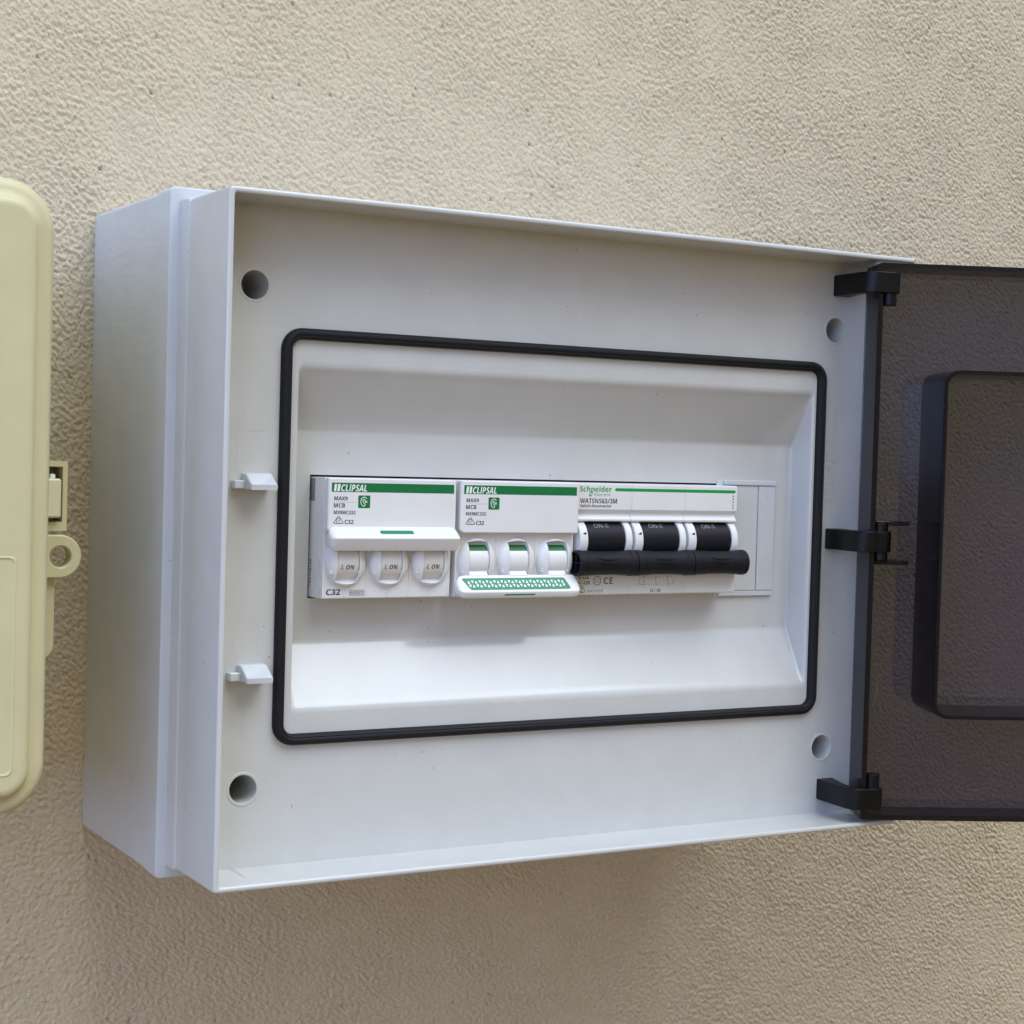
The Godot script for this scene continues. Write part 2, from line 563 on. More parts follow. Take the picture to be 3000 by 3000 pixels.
# ---------------------------------------------------------------- the consumer unit
func build_board():
	var b := thing("distribution_board", "light grey plastic distribution board on stucco wall with smoked door swung open", "electrical box", Vector3(0, 0, 0))
	var mb := MB.new()
	# back box, with a shallow step near its front edge
	var f := []
	for s in [[0.0, 161.1, 2.0], [82.0, 161.1, 2.0], [82.6, 161.65, 2.2], [94.3, 161.65, 2.2], [95.0, 161.35, 2.0], [95.25, 160.7, 1.6], [95.25, 154.0, 1.0]]:
		f.push_back(MB.ring(0, 0, s[1], s[1] - 34.55, s[2], s[0], 4))
	mb.loft(f, true, false)
	part(mb, "back_box", M.enclosure_plastic, b)

	# cover: foot, three-sided rim, end wall, panel with recess and window
	mb = MB.new()
	f = []
	for s in [[95.3, 155.0, 1.0], [95.3, 157.7, 1.6], [101.2, 157.5, 1.6], [102.6, 157.2, 1.6], [103.4, 156.6, 1.4], [103.6, 155.2, 1.0]]:
		f.push_back(MB.ring(0, 0, s[1], s[1] - 34.55, s[2], s[0], 3))
	mb.loft(f, false, false)
	var u := PackedVector2Array([Vector2(153.8, 122.15), Vector2(-155.2, 122.15), Vector2(-156.3, 121.7), Vector2(-156.7, 120.6), Vector2(-156.7, -120.6), Vector2(-156.3, -121.7), Vector2(-155.2, -122.15), Vector2(153.8, -122.15), Vector2(153.8, -120.0), Vector2(-154.0, -120.0), Vector2(-154.6, -119.4), Vector2(-154.6, 119.4), Vector2(-154.0, 120.0), Vector2(153.8, 120.0)])
	mb.extr(u, "z", 102.9, 142.9, 0.85, 3)
	mb.extr(PackedVector2Array([Vector2(152.0, -119.9), Vector2(156.6, -119.9), Vector2(156.6, 119.9), Vector2(152.0, 119.9)]), "z", 103.0, 118.4, 0.4)
	# small fillet fins in the rim's corners
	for s in [1.0, -1.0]:
		mb.loft([PackedVector3Array([Vector3(-142.6, s * 120.2, 118.4), Vector3(-139.6, s * 120.2, 118.4), Vector3(-141.1, s * 118.9, 118.4)]), PackedVector3Array([Vector3(-141.5, s * 120.2, 135.0), Vector3(-140.7, s * 120.2, 135.0), Vector3(-141.1, s * 119.9, 135.0)])])
	var z := 118.5
	var hx := [-137.2, 131.7]
	var hy := 91.2
	var xs := [-154.7, -144.0, -130.4, 124.5, 139.0, 155.6]
	var ys := [-120.1, -98.2, -84.2, 84.2, 98.2, 120.1]
	for i in 5:
		for j in 5:
			if i == 2 and j == 2: continue
			if (i == 1 or i == 3) and (j == 1 or j == 3):
				var c := Vector2(hx[0 if i == 1 else 1], -hy if j == 1 else hy)
				var p := MB.circ(c.x, c.y, 6.3, 32)
				mb.plate_hole(xs[i], xs[i + 1], ys[j], ys[j + 1], p, z)
				var tube := []
				for s in [[6.3, 0.0], [6.15, 0.16], [5.7, 0.2], [5.3, 0.1], [5.12, -0.3], [4.9, -24.0], [2.0, -24.5]]:
					tube.push_back(MB.at(MB.circ(c.x, c.y, s[0], 32), z + s[1]))
				mb.loft(tube, false, true, false)
			else:
				mb.quad(Vector3(xs[i], ys[j], z), Vector3(xs[i + 1], ys[j], z), Vector3(xs[i + 1], ys[j + 1], z), Vector3(xs[i], ys[j + 1], z))
	# the recess: soft lip, sloping faces above and below, nearly upright ends, floor and window
	var rc := []
	for s in [[118.5, 120.5, 64.6, 2.4], [118.42, 120.3, 63.6, 2.2], [118.1, 120.0, 62.6, 2.0], [117.4, 119.8, 61.4, 1.8], [116.2, 119.7, 59.6, 1.6], [107.4, 119.4, 43.4, 1.4], [106.2, 119.2, 41.3, 1.3], [105.5, 118.8, 40.2, 1.2], [105.2, 118.0, 38.8, 1.0]]:
		rc.push_back(MB.at(MB.rr(0.85, 0.2, s[1], s[2], s[3], 4), s[0]))
	mb.plate_rr(-130.4, 124.5, -84.2, 84.2, 0.85, 0.2, 120.5, 64.6, 2.4, z)
	rc.push_back(MB.at(MB.rr(1.7, 0.0, 109.9, 23.25, 0.4, 4), 105.2))
	rc.push_back(MB.at(MB.rr(1.7, 0.0, 109.9, 23.25, 0.4, 4), 102.8))
	mb.loft(rc, false, false, false)
	# faint mould lines above the catches
	for s in [[-142.5, -132.5, 38.9, 0.0], [-142.5, -132.5, -30.0, 10.0]]:
		mb.cbox(s[0], s[1], s[2], s[2] + 0.3, 118.4, 118.56, 0.03)
		mb.cbox(s[0], s[0] + 0.25, s[2] - 16.0, s[2], 118.4, 118.53, 0.03)
		if s[3] > 0.0: mb.cbox(s[1] - 0.3, s[1], s[2] - s[3] - 4.0, s[2], 118.4, 118.56, 0.03)
	part(mb, "cover", M.panel_plastic, b, 42.0)

	# raised wording beside the gasket, reading downwards
	mb = MB.new()
	var k0 := mb.t.size()
	letters(mb, "TRUEBARDIFBELLONI", [0.0, 0.0, 41.6, 2.0], 0.0, "sans", 0.0, 0.25)
	mb.move(k0, Transform3D(Basis(Vector3(0, -1, 0), Vector3(1, 0, 0), Vector3(0, 0, 1)), Vector3(132.2, 57.8, 118.45)))
	k0 = mb.t.size()
	letters(mb, "T  D  I  M  I  T  O  N", [0.0, 0.0, 26.2, 1.9], 0.0, "sans", 0.0, 0.22)
	mb.move(k0, Transform3D(Basis(Vector3(0, -1, 0), Vector3(1, 0, 0), Vector3(0, 0, 1)), Vector3(129.6, 42.3, 118.45)))
	part(mb, "raised_lettering", M.panel_plastic, b, 30.0)

	# rubber gasket
	mb = MB.new()
	f = []
	for s in [[0.0, 118.3], [0.0, 119.6], [0.35, 120.7], [1.1, 121.3], [2.0, 121.45], [2.6, 121.2], [2.8, 120.95], [3.1, 121.1], [3.7, 120.7], [4.15, 119.8], [4.2, 118.3]]:
		f.push_back(MB.ring(0.0, 0.37, 126.6 - s[0], 76.45 - s[0], 8.0 - s[0], s[1], 8))
	mb.loft(f, false, false, false)
	part(mb, "gasket", M.gasket_rubber, b, 60.0)

	# two snap catches
	for dy in [0.0, -69.2]:
		mb = MB.new()
		mb.cbox(-144.6, -139.8, 17.9 + dy, 21.0 + dy, 118.3, 122.4, 0.35)
		mb.extr(PackedVector2Array([Vector2(118.3, 17.7 + dy), Vector2(128.3, 17.7 + dy), Vector2(128.5, 19.6 + dy), Vector2(122.3, 23.5 + dy), Vector2(118.3, 23.6 + dy)]), "x", -140.6, -130.4, 0.35)
		part(mb, "catch", M.enclosure_plastic, b)

	# blanking strip at the end of the device row
	mb = MB.new()
	mb.cbox(80.0, 111.2, -25.2, 24.9, 105.25, 105.9, 0.15)
	mb.cbox(83.4, 111.1, 22.7, 24.8, 105.9, 107.2, 0.25)
	mb.cbox(83.4, 101.75, -22.75, 22.6, 105.9, 106.5, 0.2)
	mb.cbox(102.2, 111.0, -22.75, 22.6, 105.9, 106.65, 0.2)
	mb.cbox(82.0, 111.0, -25.1, -23.0, 105.9, 106.5, 0.2)
	part(mb, "blanking_strip", M.enclosure_plastic, b)

	# rail that carries the devices
	mb = MB.new()
	mb.cbox(-118.0, 118.0, -17.5, 17.5, 55.0, 62.0, 0.3)
	mb.cbox(-110.0, -100.0, -10.0, 10.0, -0.1, 55.0, 0.3)
	mb.cbox(100.0, 110.0, -10.0, 10.0, -0.1, 55.0, 0.3)
	part(mb, "mounting_rail", M.rail_steel, b)

	# hinge arms on the panel, each with its pin
	for h in [[110.4, -9.6, 4.4], [0.45, -7.9, 8.2], [-109.5, -4.4, 10.6]]:
		mb = MB.new()
		var arm := PackedVector2Array([Vector2(129.9, 118.3), Vector2(128.6, 130.0), Vector2(127.9, 138.0), Vector2(127.9, 140.6), Vector2(128.6, 142.9), Vector2(130.1, 144.9), Vector2(132.2, 146.0), Vector2(134.6, 146.2), Vector2(136.4, 146.3), Vector2(138.5, 147.6), Vector2(141.2, 147.4), Vector2(143.1, 145.9), Vector2(143.6, 143.6), Vector2(142.6, 141.4), Vector2(140.0, 140.4), Vector2(136.8, 141.2), Vector2(134.4, 140.6), Vector2(133.0, 138.6), Vector2(133.6, 132.0), Vector2(138.8, 118.3)])
		mb.extr(arm, "y", h[0] - 4.45, h[0] + 4.45, 0.35)
		var arm_part := part(mb, "hinge", M.black_plastic, b, 40.0)
		mb = MB.new()
		mb.cyl(Vector3(139.3, 0, 143.9), "y", 2.9, h[0] + h[1], h[0] + h[2], 20, 0.3)
		part(mb, "hinge_pin", M.black_plastic, arm_part, 40.0)

	# smoked door, swung open: a shallow tray with a sealing ridge
	var phi := 0.4455
	var e := Vector3(cos(phi), 0, sin(phi))
	var n := Vector3(-sin(phi), 0, cos(phi))
	var dx := Transform3D(Basis(e, Vector3.UP, n), Vector3(142.05, 0, 125.3))
	var wd := 292.0
	mb = MB.new()
	f = []
	for s in [[0.5, 0.0, 1.2], [0.12, 0.15, 1.5], [0.0, 0.6, 1.6], [0.0, 2.1, 1.6], [0.3, 2.3, 1.4]]:
		f.push_back(MB.ring(wd / 2.0, 0.13, wd / 2.0 - s[0], 118.75 - s[0], s[2], s[1], 3))
	mb.loft(f, true, true)
	mb.move(0, dx)
	var door := part(mb, "door", M.smoked_plastic, b, 40.0, "smoked see-through plastic door swung open")
	mb = MB.new()
	f = []
	for s in [[0.05, 2.36, 1.6], [0.0, 20.0, 1.6], [0.15, 20.25, 1.5], [2.15, 20.25, 0.8], [2.3, 20.0, 0.8], [2.4, 2.36, 0.8]]:
		f.push_back(MB.ring(wd / 2.0, 0.13, wd / 2.0 - s[0], 118.75 - s[0], s[2], s[1], 3))
	mb.loft(f, false, false, false)
	mb.move(0, dx)
	part(mb, "door_flange", M.smoked_edge, door, 40.0)
	mb = MB.new()
	f = []
	for s in [[0.0, 2.35], [0.25, 32.5], [0.5, 32.9], [1.7, 32.9], [1.95, 32.5], [2.2, 2.35]]:
		f.push_back(MB.ring(25.8 + 124.5, 0.4, 124.5 - s[0], 73.6 - s[0], 7.0 - s[0], s[1], 6))
	mb.loft(f, false, false, false)
	mb.move(0, dx)
	part(mb, "sealing_ridge", M.smoked_edge, door, 40.0)
	for y in [8.4, -8.3]:
		mb = MB.new()
		mb.cbox(3.0, 17.6, y - 0.9, y + 0.9, 2.35, 18.6, 0.3)
		mb.move(0, dx)
		part(mb, "hinge_lug", M.smoked_edge, door, 40.0)
	mb = MB.new()
	mb.ribbon(PackedVector2Array([Vector2(9.0, -72.0), Vector2(10.2, -67.5), Vector2(11.0, -63.0)]), 0.22, 2.31, 2.36)
	mb.move(0, dx)
	part(mb, "scratch", M.scratch_grey, door, 40.0)


# ---------------------------------------------------------------- marks shared by the devices
func approval_mark(mb: MB, r: Array, z: float):            # tick in a ring in a triangle
	var cx: float = (r[0] + r[2]) / 2.0
	var w: float = r[2] - r[0]
	var hh: float = r[3] - r[1]
	mb.ribbon(PackedVector2Array([Vector2(r[0] + w * 0.06, r[1] + hh * 0.04), Vector2(r[2] - w * 0.06, r[1] + hh * 0.04), Vector2(r[2] - w * 0.01, r[1] + hh * 0.16), Vector2(cx + w * 0.06, r[3]), Vector2(cx - w * 0.06, r[3]), Vector2(r[0] + w * 0.01, r[1] + hh * 0.16)]), 0.22, z, z + 0.05, true)
	var arc := PackedVector2Array()
	for i in 15:
		var a := deg_to_rad(40.0 + i * 20.0)
		arc.push_back(Vector2(cx + cos(a) * w * 0.24, r[1] + hh * 0.40 + sin(a) * w * 0.24))
	mb.ribbon(arc, 0.18, z, z + 0.05)
	mb.ribbon(PackedVector2Array([Vector2(cx - w * 0.1, r[1] + hh * 0.42), Vector2(cx - w * 0.02, r[1] + hh * 0.3), Vector2(cx + w * 0.16, r[1] + hh * 0.56)]), 0.18, z + 0.01, z + 0.055)


func cheek(mb: MB, xa: float, xb: float, xc: float, yc: float, rx: float, ry: float, z0: float, hgt: float):
	# a slice of a flattened dome between xa and xb
	var from := mb.t.size()
	var nx := 8
	var ny := 18
	var rows := []
	for i in nx + 1:
		var x := lerpf(xa, xb, float(i) / nx)
		var k := clampf((x - xc) / rx, -0.999, 0.999)
		var half := ry * sqrt(1.0 - k * k)
		var row := PackedVector3Array()
		for j in ny + 1:
			var y := -half * cos(PI * j / ny)
			var q := clampf(k * k + (y / ry) * (y / ry), 0.0, 1.0)
			row.push_back(Vector3(x, yc + y, z0 + hgt * pow(1.0 - pow(q, 1.6), 0.55)))
		rows.push_back(row)
	for i in nx:
		for j in ny:
			mb.quad(rows[i][j], rows[i + 1][j], rows[i + 1][j + 1], rows[i][j + 1])
	for i in [0, nx]:
		for j in ny:
			var p: Vector3 = rows[i][j]
			var q: Vector3 = rows[i][j + 1]
			if i == 0: mb.quad(Vector3(p.x, p.y, z0 - 2.0), p, q, Vector3(q.x, q.y, z0 - 2.0))
			else: mb.quad(p, Vector3(p.x, p.y, z0 - 2.0), Vector3(q.x, q.y, z0 - 2.0), q)
	if mb.t.size() == from: return


func slot_end(mb: MB, xa: float, xb: float, xc: float, yc: float, rx: float, ry: float, z0: float, hgt: float, sgn: float):
	# the dome above or below the rocker, hollowed towards it
	var rows := []
	for i in 9:
		var x := lerpf(xa, xb, i / 8.0)
		var k := clampf((x - xc) / rx, -0.999, 0.999)
		var half := ry * sqrt(1.0 - k * k)
		var row := PackedVector3Array()
		for j in 13:
			var y := lerpf(half, 5.9, j / 12.0)
			var q := clampf(k * k + (y / ry) * (y / ry), 0.0, 1.0)
			var z := minf(z0 + hgt * pow(1.0 - pow(q, 1.6), 0.55), z0 - 1.6 + (y - 5.9) * 1.9)
			row.push_back(Vector3(x, yc + sgn * y, z))
		rows.push_back(row)
	for i in 8:
		for j in 12:
			if sgn < 0.0: mb.quad(rows[i][j], rows[i + 1][j], rows[i + 1][j + 1], rows[i][j + 1])
			else: mb.quad(rows[i][j], rows[i][j + 1], rows[i + 1][j + 1], rows[i + 1][j])


func drum_patch(mb: MB, x0: float, x1: float, c: Vector2, r: float, a0: float, a1: float, n := 20):
	# part of a cylinder face about the x axis; c is (z, y), angles from straight ahead, up positive
	for i in n:
		var p := deg_to_rad(lerpf(a0, a1, float(i) / n))
		var q := deg_to_rad(lerpf(a0, a1, float(i + 1) / n))
		var u := Vector3(0, c.y + r * sin(p), c.x + r * cos(p))
		var v := Vector3(0, c.y + r * sin(q), c.x + r * cos(q))
		mb.quad(u + Vector3(x0, 0, 0), u + Vector3(x1, 0, 0), v + Vector3(x1, 0, 0), v + Vector3(x0, 0, 0))


func bar_shape(mb: MB, sect: PackedVector2Array, xs: Array):
	# a bar along x: xs holds [x, scale about the section's middle]
	var c := Vector2.ZERO
	for p in sect: c += p
	c /= sect.size()
	var rings := []
	for s in xs:
		var q := PackedVector2Array()
		for p in sect: q.push_back(c + (p - c) * s[1])
		rings.push_back(MB.at(q, s[0], "x"))
	mb.loft(rings)


# ---------------------------------------------------------------- three-pole circuit breaker
func build_breaker(x0: float, on: bool):
	var what := "white three pole circuit breaker with linked levers up showing I.ON" if on else "white three pole circuit breaker with levers down showing green triangle strip"
	var t := thing("circuit_breaker", what, "circuit breaker", Vector3(x0 + 26.7, -22.6, 62.0))
	var mb: MB
	var d := x0 + 107.4
	for k in 3:                                              # one moulded body a pole, in two half shells
		mb = MB.new()
		for s in 2:
			var xa := x0 + 17.8 * k + (0.03 if s == 0 else 8.93)
			var xb := x0 + 17.8 * k + (8.9 if s == 0 else 17.76)
			mb.extr(PackedVector2Array([Vector2(62.05, -22.6), Vector2(116.6, -22.6), Vector2(117.0, -22.2), Vector2(117.2, 1.0), Vector2(117.5, 2.4), Vector2(117.5, 22.0), Vector2(117.1, 22.5), Vector2(62.05, 22.5)]), "x", xa, xb, 0.09)
		part(mb, "pole_body", M.device_plastic, t)
	mb = MB.new()
	mb.extr(PackedVector2Array([Vector2(x0 + 0.1, 3.6), Vector2(x0 + 1.4, 2.3), Vector2(x0 + 53.5, 2.3), Vector2(x0 + 53.5, 22.4), Vector2(x0 + 0.1, 22.4)]), "z", 117.55, 120.5, 0.35)
	var plate := part(mb, "label_plate", M.device_plastic, t)
	var z := 120.49
	mb = MB.new()
	mb.cbox(-106.0 + d, -55.0 + d, 17.35, 20.75, z, 120.54, 0.01)
	part(mb, "green_stripe", M.stripe_green, plate)
	mb = MB.new()
	for bx in [-105.2, -103.8]:
		mb.extr(PackedVector2Array([Vector2(bx + d, 17.6), Vector2(bx + 0.95 + d, 17.6), Vector2(bx + 1.3 + d, 20.25), Vector2(bx + 0.35 + d, 20.25)]), "z", 120.52, 120.6)
	letters(mb, "CLlPSAL", [-102.4 + d, 17.6, -91.8 + d, 20.25], 120.53, "bold", 0.16, 0.06)
	part(mb, "brand_lettering", M.white_print, plate, 30.0)
	mb = MB.new()
	letters(mb, "MAX9", [-104.9 + d, 14.2, -99.5 + d, 15.65], z, "bold")
	letters(mb, "MCB", [-105.0 + d, 11.55, -100.5 + d, 13.1], z, "bold")
	letters(mb, "MX9MC332", [-105.0 + d, 9.05, -96.2 + d, 10.4], z, "bold")
	letters(mb, "C32", [-100.5 + d, 5.45, -96.9 + d, 7.0], z, "bold")
	approval_mark(mb, [-104.95 + d, 5.55, -101.0 + d, 8.2], z)
	mb.cbox(-105.1 + d, -95.7 + d, 13.5, 13.56, z, 120.53, 0.01)
	part(mb, "lettering", M.dark_print, plate, 30.0)
	mb = MB.new()
	mb.extr(MB.rr(-92.75 + d, 13.8, 2.45, 2.35, 0.5, 4), "z", z, 120.55)
	var em := part(mb, "emblem", M.stripe_green, plate)
	mb = MB.new()
	var cx := -92.75 + d
	var ear := PackedVector2Array()
	for p in [[1.0, 14.9], [0.55, 15.45], [-0.2, 15.55], [-1.0, 15.15], [-1.4, 14.2], [-1.3, 13.2], [-0.9, 12.5], [-0.2, 12.15], [0.3, 12.4], [0.35, 12.9], [-0.1, 13.4], [-0.5, 14.0], [-0.45, 14.6], [-0.1, 14.75], [0.25, 14.3], [0.7, 13.7], [1.25, 13.55]]:
		ear.push_back(Vector2(cx + p[0], p[1]))
	mb.ribbon(ear, 0.26, 120.54, 120.6)
	mb.ribbon(PackedVector2Array([Vector2(cx + 0.45, 13.35), Vector2(cx + 1.1, 14.25)]), 0.22, 120.54, 120.61)
	part(mb, "emblem_line", M.white_print, em, 30.0)
	mb = MB.new()                                            # print on the lower front
	letters(mb, "C32", [-105.8 + d, -21.15, -100.1 + d, -19.0], 117.06, "bold", 0.08)
	if on:
		part(mb, "rating_lettering", M.dark_print, t, 30.0)
		mb = MB.new()
		letters(mb, "6000", [-95.9 + d, -21.05, -92.0 + d, -19.75], 117.06)
		letters(mb, "3", [-91.5 + d, -21.05, -90.7 + d, -19.75], 117.06)
		mb.ribbon(PackedVector2Array([Vector2(-96.3 + d, -21.35), Vector2(-90.3 + d, -21.35), Vector2(-90.3 + d, -19.45), Vector2(-96.3 + d, -19.45)]), 0.1, 117.05, 117.1, true)
		mb.cbox(-91.8 + d, -91.7 + d, -21.3, -19.5, 117.05, 117.1, 0.01)
		part(mb, "rating_frame", M.pale_print, t, 30.0)
	# side of the first pole: two blind holes, a grey label and small marks
	if on:
		for h in [[-8.6, 112.9, 2.0], [-18.5, 113.9, 1.4]]:
			mb = MB.new()
			var rings := []
			for s in [[0.35, -107.42], [0.35, -107.6], [0.0, -107.62], [-0.25, -107.5], [-0.4, -107.45]]:
				rings.push_back(MB.at(MB.circ(h[1], h[0], h[2] + s[0], 20), s[1], "x"))
			mb.loft(rings, false, false, false)
			part(mb, "blind_hole", M.device_plastic, t)
			mb = MB.new()
			mb.extr(MB.circ(h[1], h[0], h[2] - 0.3, 20), "x", -107.46, -107.41)
			part(mb, "plug", M.rocker_plastic, t)
		mb = MB.new()
		mb.cbox(-107.5, -107.38, 13.6, 22.0, 103.5, 108.4, 0.02)
		part(mb, "side_label", M.rocker_print, t)
		mb = MB.new()
		for s in 9:
			mb.cbox(-107.44, -107.38, -9.2 - s * 1.15, -8.5 - s * 1.15, 105.5 - 0.1 * (s % 2), 106.4 - 0.3 * (s % 3), 0.01)
		part(mb, "side_marks", M.dark_print, t)
	# toggles
	var yc := -8.8
	var zc := 113.4
	for k in 3:
		var xc := x0 + 17.8 * k + 9.0
		mb = MB.new()
		cheek(mb, xc - 8.35, xc - 4.55, xc, yc, 8.4, 9.4, 117.0, 4.3)
		cheek(mb, xc + 4.35, xc + 8.3, xc, yc, 8.4, 9.4, 117.0, 4.3)
		for sgn in [1.0, -1.0]: slot_end(mb, xc - 4.56, xc + 4.36, xc, yc, 8.4, 9.4, 117.0, 4.3, sgn)
		# pin dimple on the cheek
		var dimple := []
		for s in [[0.85, 0.0], [0.7, 0.12], [0.5, 0.1], [0.4, -0.25], [0.1, -0.3]]:
			dimple.push_back(MB.at(MB.circ(xc - 6.6, yc - 3.6, s[0], 14), 119.75 + s[1]))
		mb.loft(dimple, false, true, false)
		part(mb, "toggle_collar", M.device_plastic, t, 50.0)
		mb = MB.new()
		mb.cyl(Vector3(0, yc, zc), "x", 7.4, xc - 4.35, xc + 4.1, 56, 0.15)
		for s in [2.0, -3.6]:
			mb.cbox(xc + 4.0, xc + 4.32, yc + s - 0.5, yc + s + 0.5, 118.4, 120.3, 0.05)
		var rk := part(mb, "rocker", M.rocker_plastic if on else M.device_plastic, t, 30.0)
		mb = MB.new()
		var bend := [yc, zc, 7.4]
		if on:
			letters(mb, "l. ON", [xc - 3.0, -11.45, xc + 2.1, -9.65], 0.0, "bold", 0.16, 0.05, bend)
			part(mb, "rocker_lettering", M.dark_print, rk, 30.0)
		else:
			drum_patch(mb, xc - 4.3, xc + 4.05, Vector2(zc, yc), 7.44, 34.0, 62.0)
			var strip := part(mb, "green_mark", M.rocker_green, rk, 30.0)
			mb = MB.new()
			letters(mb, "O.OFF", [xc - 3.3, -4.3, xc + 2.6, -2.9], 0.0, "sans", 0.1, 0.09, bend)
			part(mb, "rocker_lettering", M.stripe_green, strip, 30.0)
	# linked lever bar
	mb = MB.new()
	var xe := x0 + 53.3
	if on:
		var sect := PackedVector2Array([Vector2(118.6, 1.5), Vector2(120.5, 4.25), Vector2(121.1, 4.45), Vector2(121.7, 4.2), Vector2(125.9, 1.0), Vector2(126.3, 0.45), Vector2(126.2, -0.1), Vector2(124.2, -3.9), Vector2(123.7, -4.35), Vector2(123.0, -4.4), Vector2(119.5, -3.2)])
		bar_shape(mb, sect, [[x0 - 0.1, 0.45], [x0 + 0.25, 0.68], [x0 + 0.9, 0.86], [x0 + 1.7, 0.96], [x0 + 2.8, 1.0], [xe - 2.2, 1.0], [xe - 1.2, 0.97], [xe - 0.5, 0.88], [xe - 0.1, 0.7], [xe + 0.15, 0.5]])
		var hb := part(mb, "lever_bar", M.device_plastic, t, 42.0)
		mb = MB.new()
		mb.extr(MB.rr(0.0, 0.0, 7.0, 1.0, 0.8, 4), "z", -0.02, 0.04)
		mb.move(0, Transform3D(Basis(Vector3(1, 0, 0), Vector3(0, 3.2, -4.2).normalized(), Vector3(0, 4.2, 3.2).normalized()), Vector3(-80.4, 2.6, 123.8)))
		part(mb, "green_mark", M.lever_green, hb)
	else:
		var sect := PackedVector2Array([Vector2(117.5, -17.0), Vector2(119.6, -14.3), Vector2(120.4, -14.1), Vector2(121.0, -14.5), Vector2(124.9, -20.0), Vector2(125.0, -20.6), Vector2(124.3, -22.3), Vector2(123.6, -22.75), Vector2(119.0, -22.6)])
		bar_shape(mb, sect, [[x0 - 1.4, 0.35], [x0 - 1.0, 0.6], [x0 - 0.3, 0.8], [x0 + 0.6, 0.93], [x0 + 2.0, 1.0], [xe - 3.2, 1.0], [xe - 1.6, 0.96], [xe - 0.8, 0.86], [xe - 0.2, 0.66], [xe + 0.1, 0.45]])
		for k in 3:
			var xc := x0 + 17.8 * k + 9.0
			mb.extr(PackedVector2Array([Vector2(116.0, -12.6), Vector2(119.4, -11.9), Vector2(120.9, -14.2), Vector2(120.0, -16.5), Vector2(116.0, -16.0)]), "x", xc - 4.4, xc + 3.9, 0.3)
		var hb := part(mb, "lever_bar", M.device_plastic, t, 42.0)
		var fx := Transform3D(Basis(Vector3(1, 0, 0), Vector3(0, 5.5, -3.9).normalized(), Vector3(0, 3.9, 5.5).normalized()), Vector3(x0 + 25.0, -17.25, 122.95))
		mb = MB.new()
		mb.extr(PackedVector2Array([Vector2(-23.6, 2.6), Vector2(-24.2, 2.2), Vector2(-21.8, -2.2), Vector2(-20.9, -2.7), Vector2(22.6, -2.7), Vector2(23.6, -2.2), Vector2(22.0, 2.1), Vector2(21.3, 2.6)]), "z", -0.02, 0.06)
		mb.move(0, fx)
		var gp := part(mb, "green_panel", M.lever_green, hb)
		mb = MB.new()
		for row in 2:
			for i in 27:
				var ux := -21.6 + i * 1.62 + (0.0 if row == 0 else 0.25)
				var up := (i + row) % 2 == 0
				var yb := 0.2 if row == 0 else -1.55
				var pts := PackedVector2Array([Vector2(ux - 0.62, yb), Vector2(ux + 0.62, yb), Vector2(ux - 0.12, yb + 1.3)] if up else [Vector2(ux - 0.62, yb + 1.3), Vector2(ux + 0.12, yb), Vector2(ux + 0.62, yb + 1.3)])
				mb.extr(pts, "z", 0.05, 0.12)
		mb.move(0, fx)
		part(mb, "triangle_print", M.white_print, gp, 30.0)
		mb = MB.new()
		mb.extr(PackedVector2Array([Vector2(-7.2, -0.3), Vector2(6.8, -0.3), Vector2(7.2, 0.3), Vector2(-6.4, 0.3)]), "z", -0.02, 0.05)
		mb.move(0, Transform3D(Basis(Vector3(1, 0, 0), Vector3(0, 1.7, 0.7).normalized(), Vector3(0, -0.7, 1.7).normalized()), Vector3(x0 + 25.0, -21.4, 124.68)))
		part(mb, "green_mark", M.lever_green, hb)


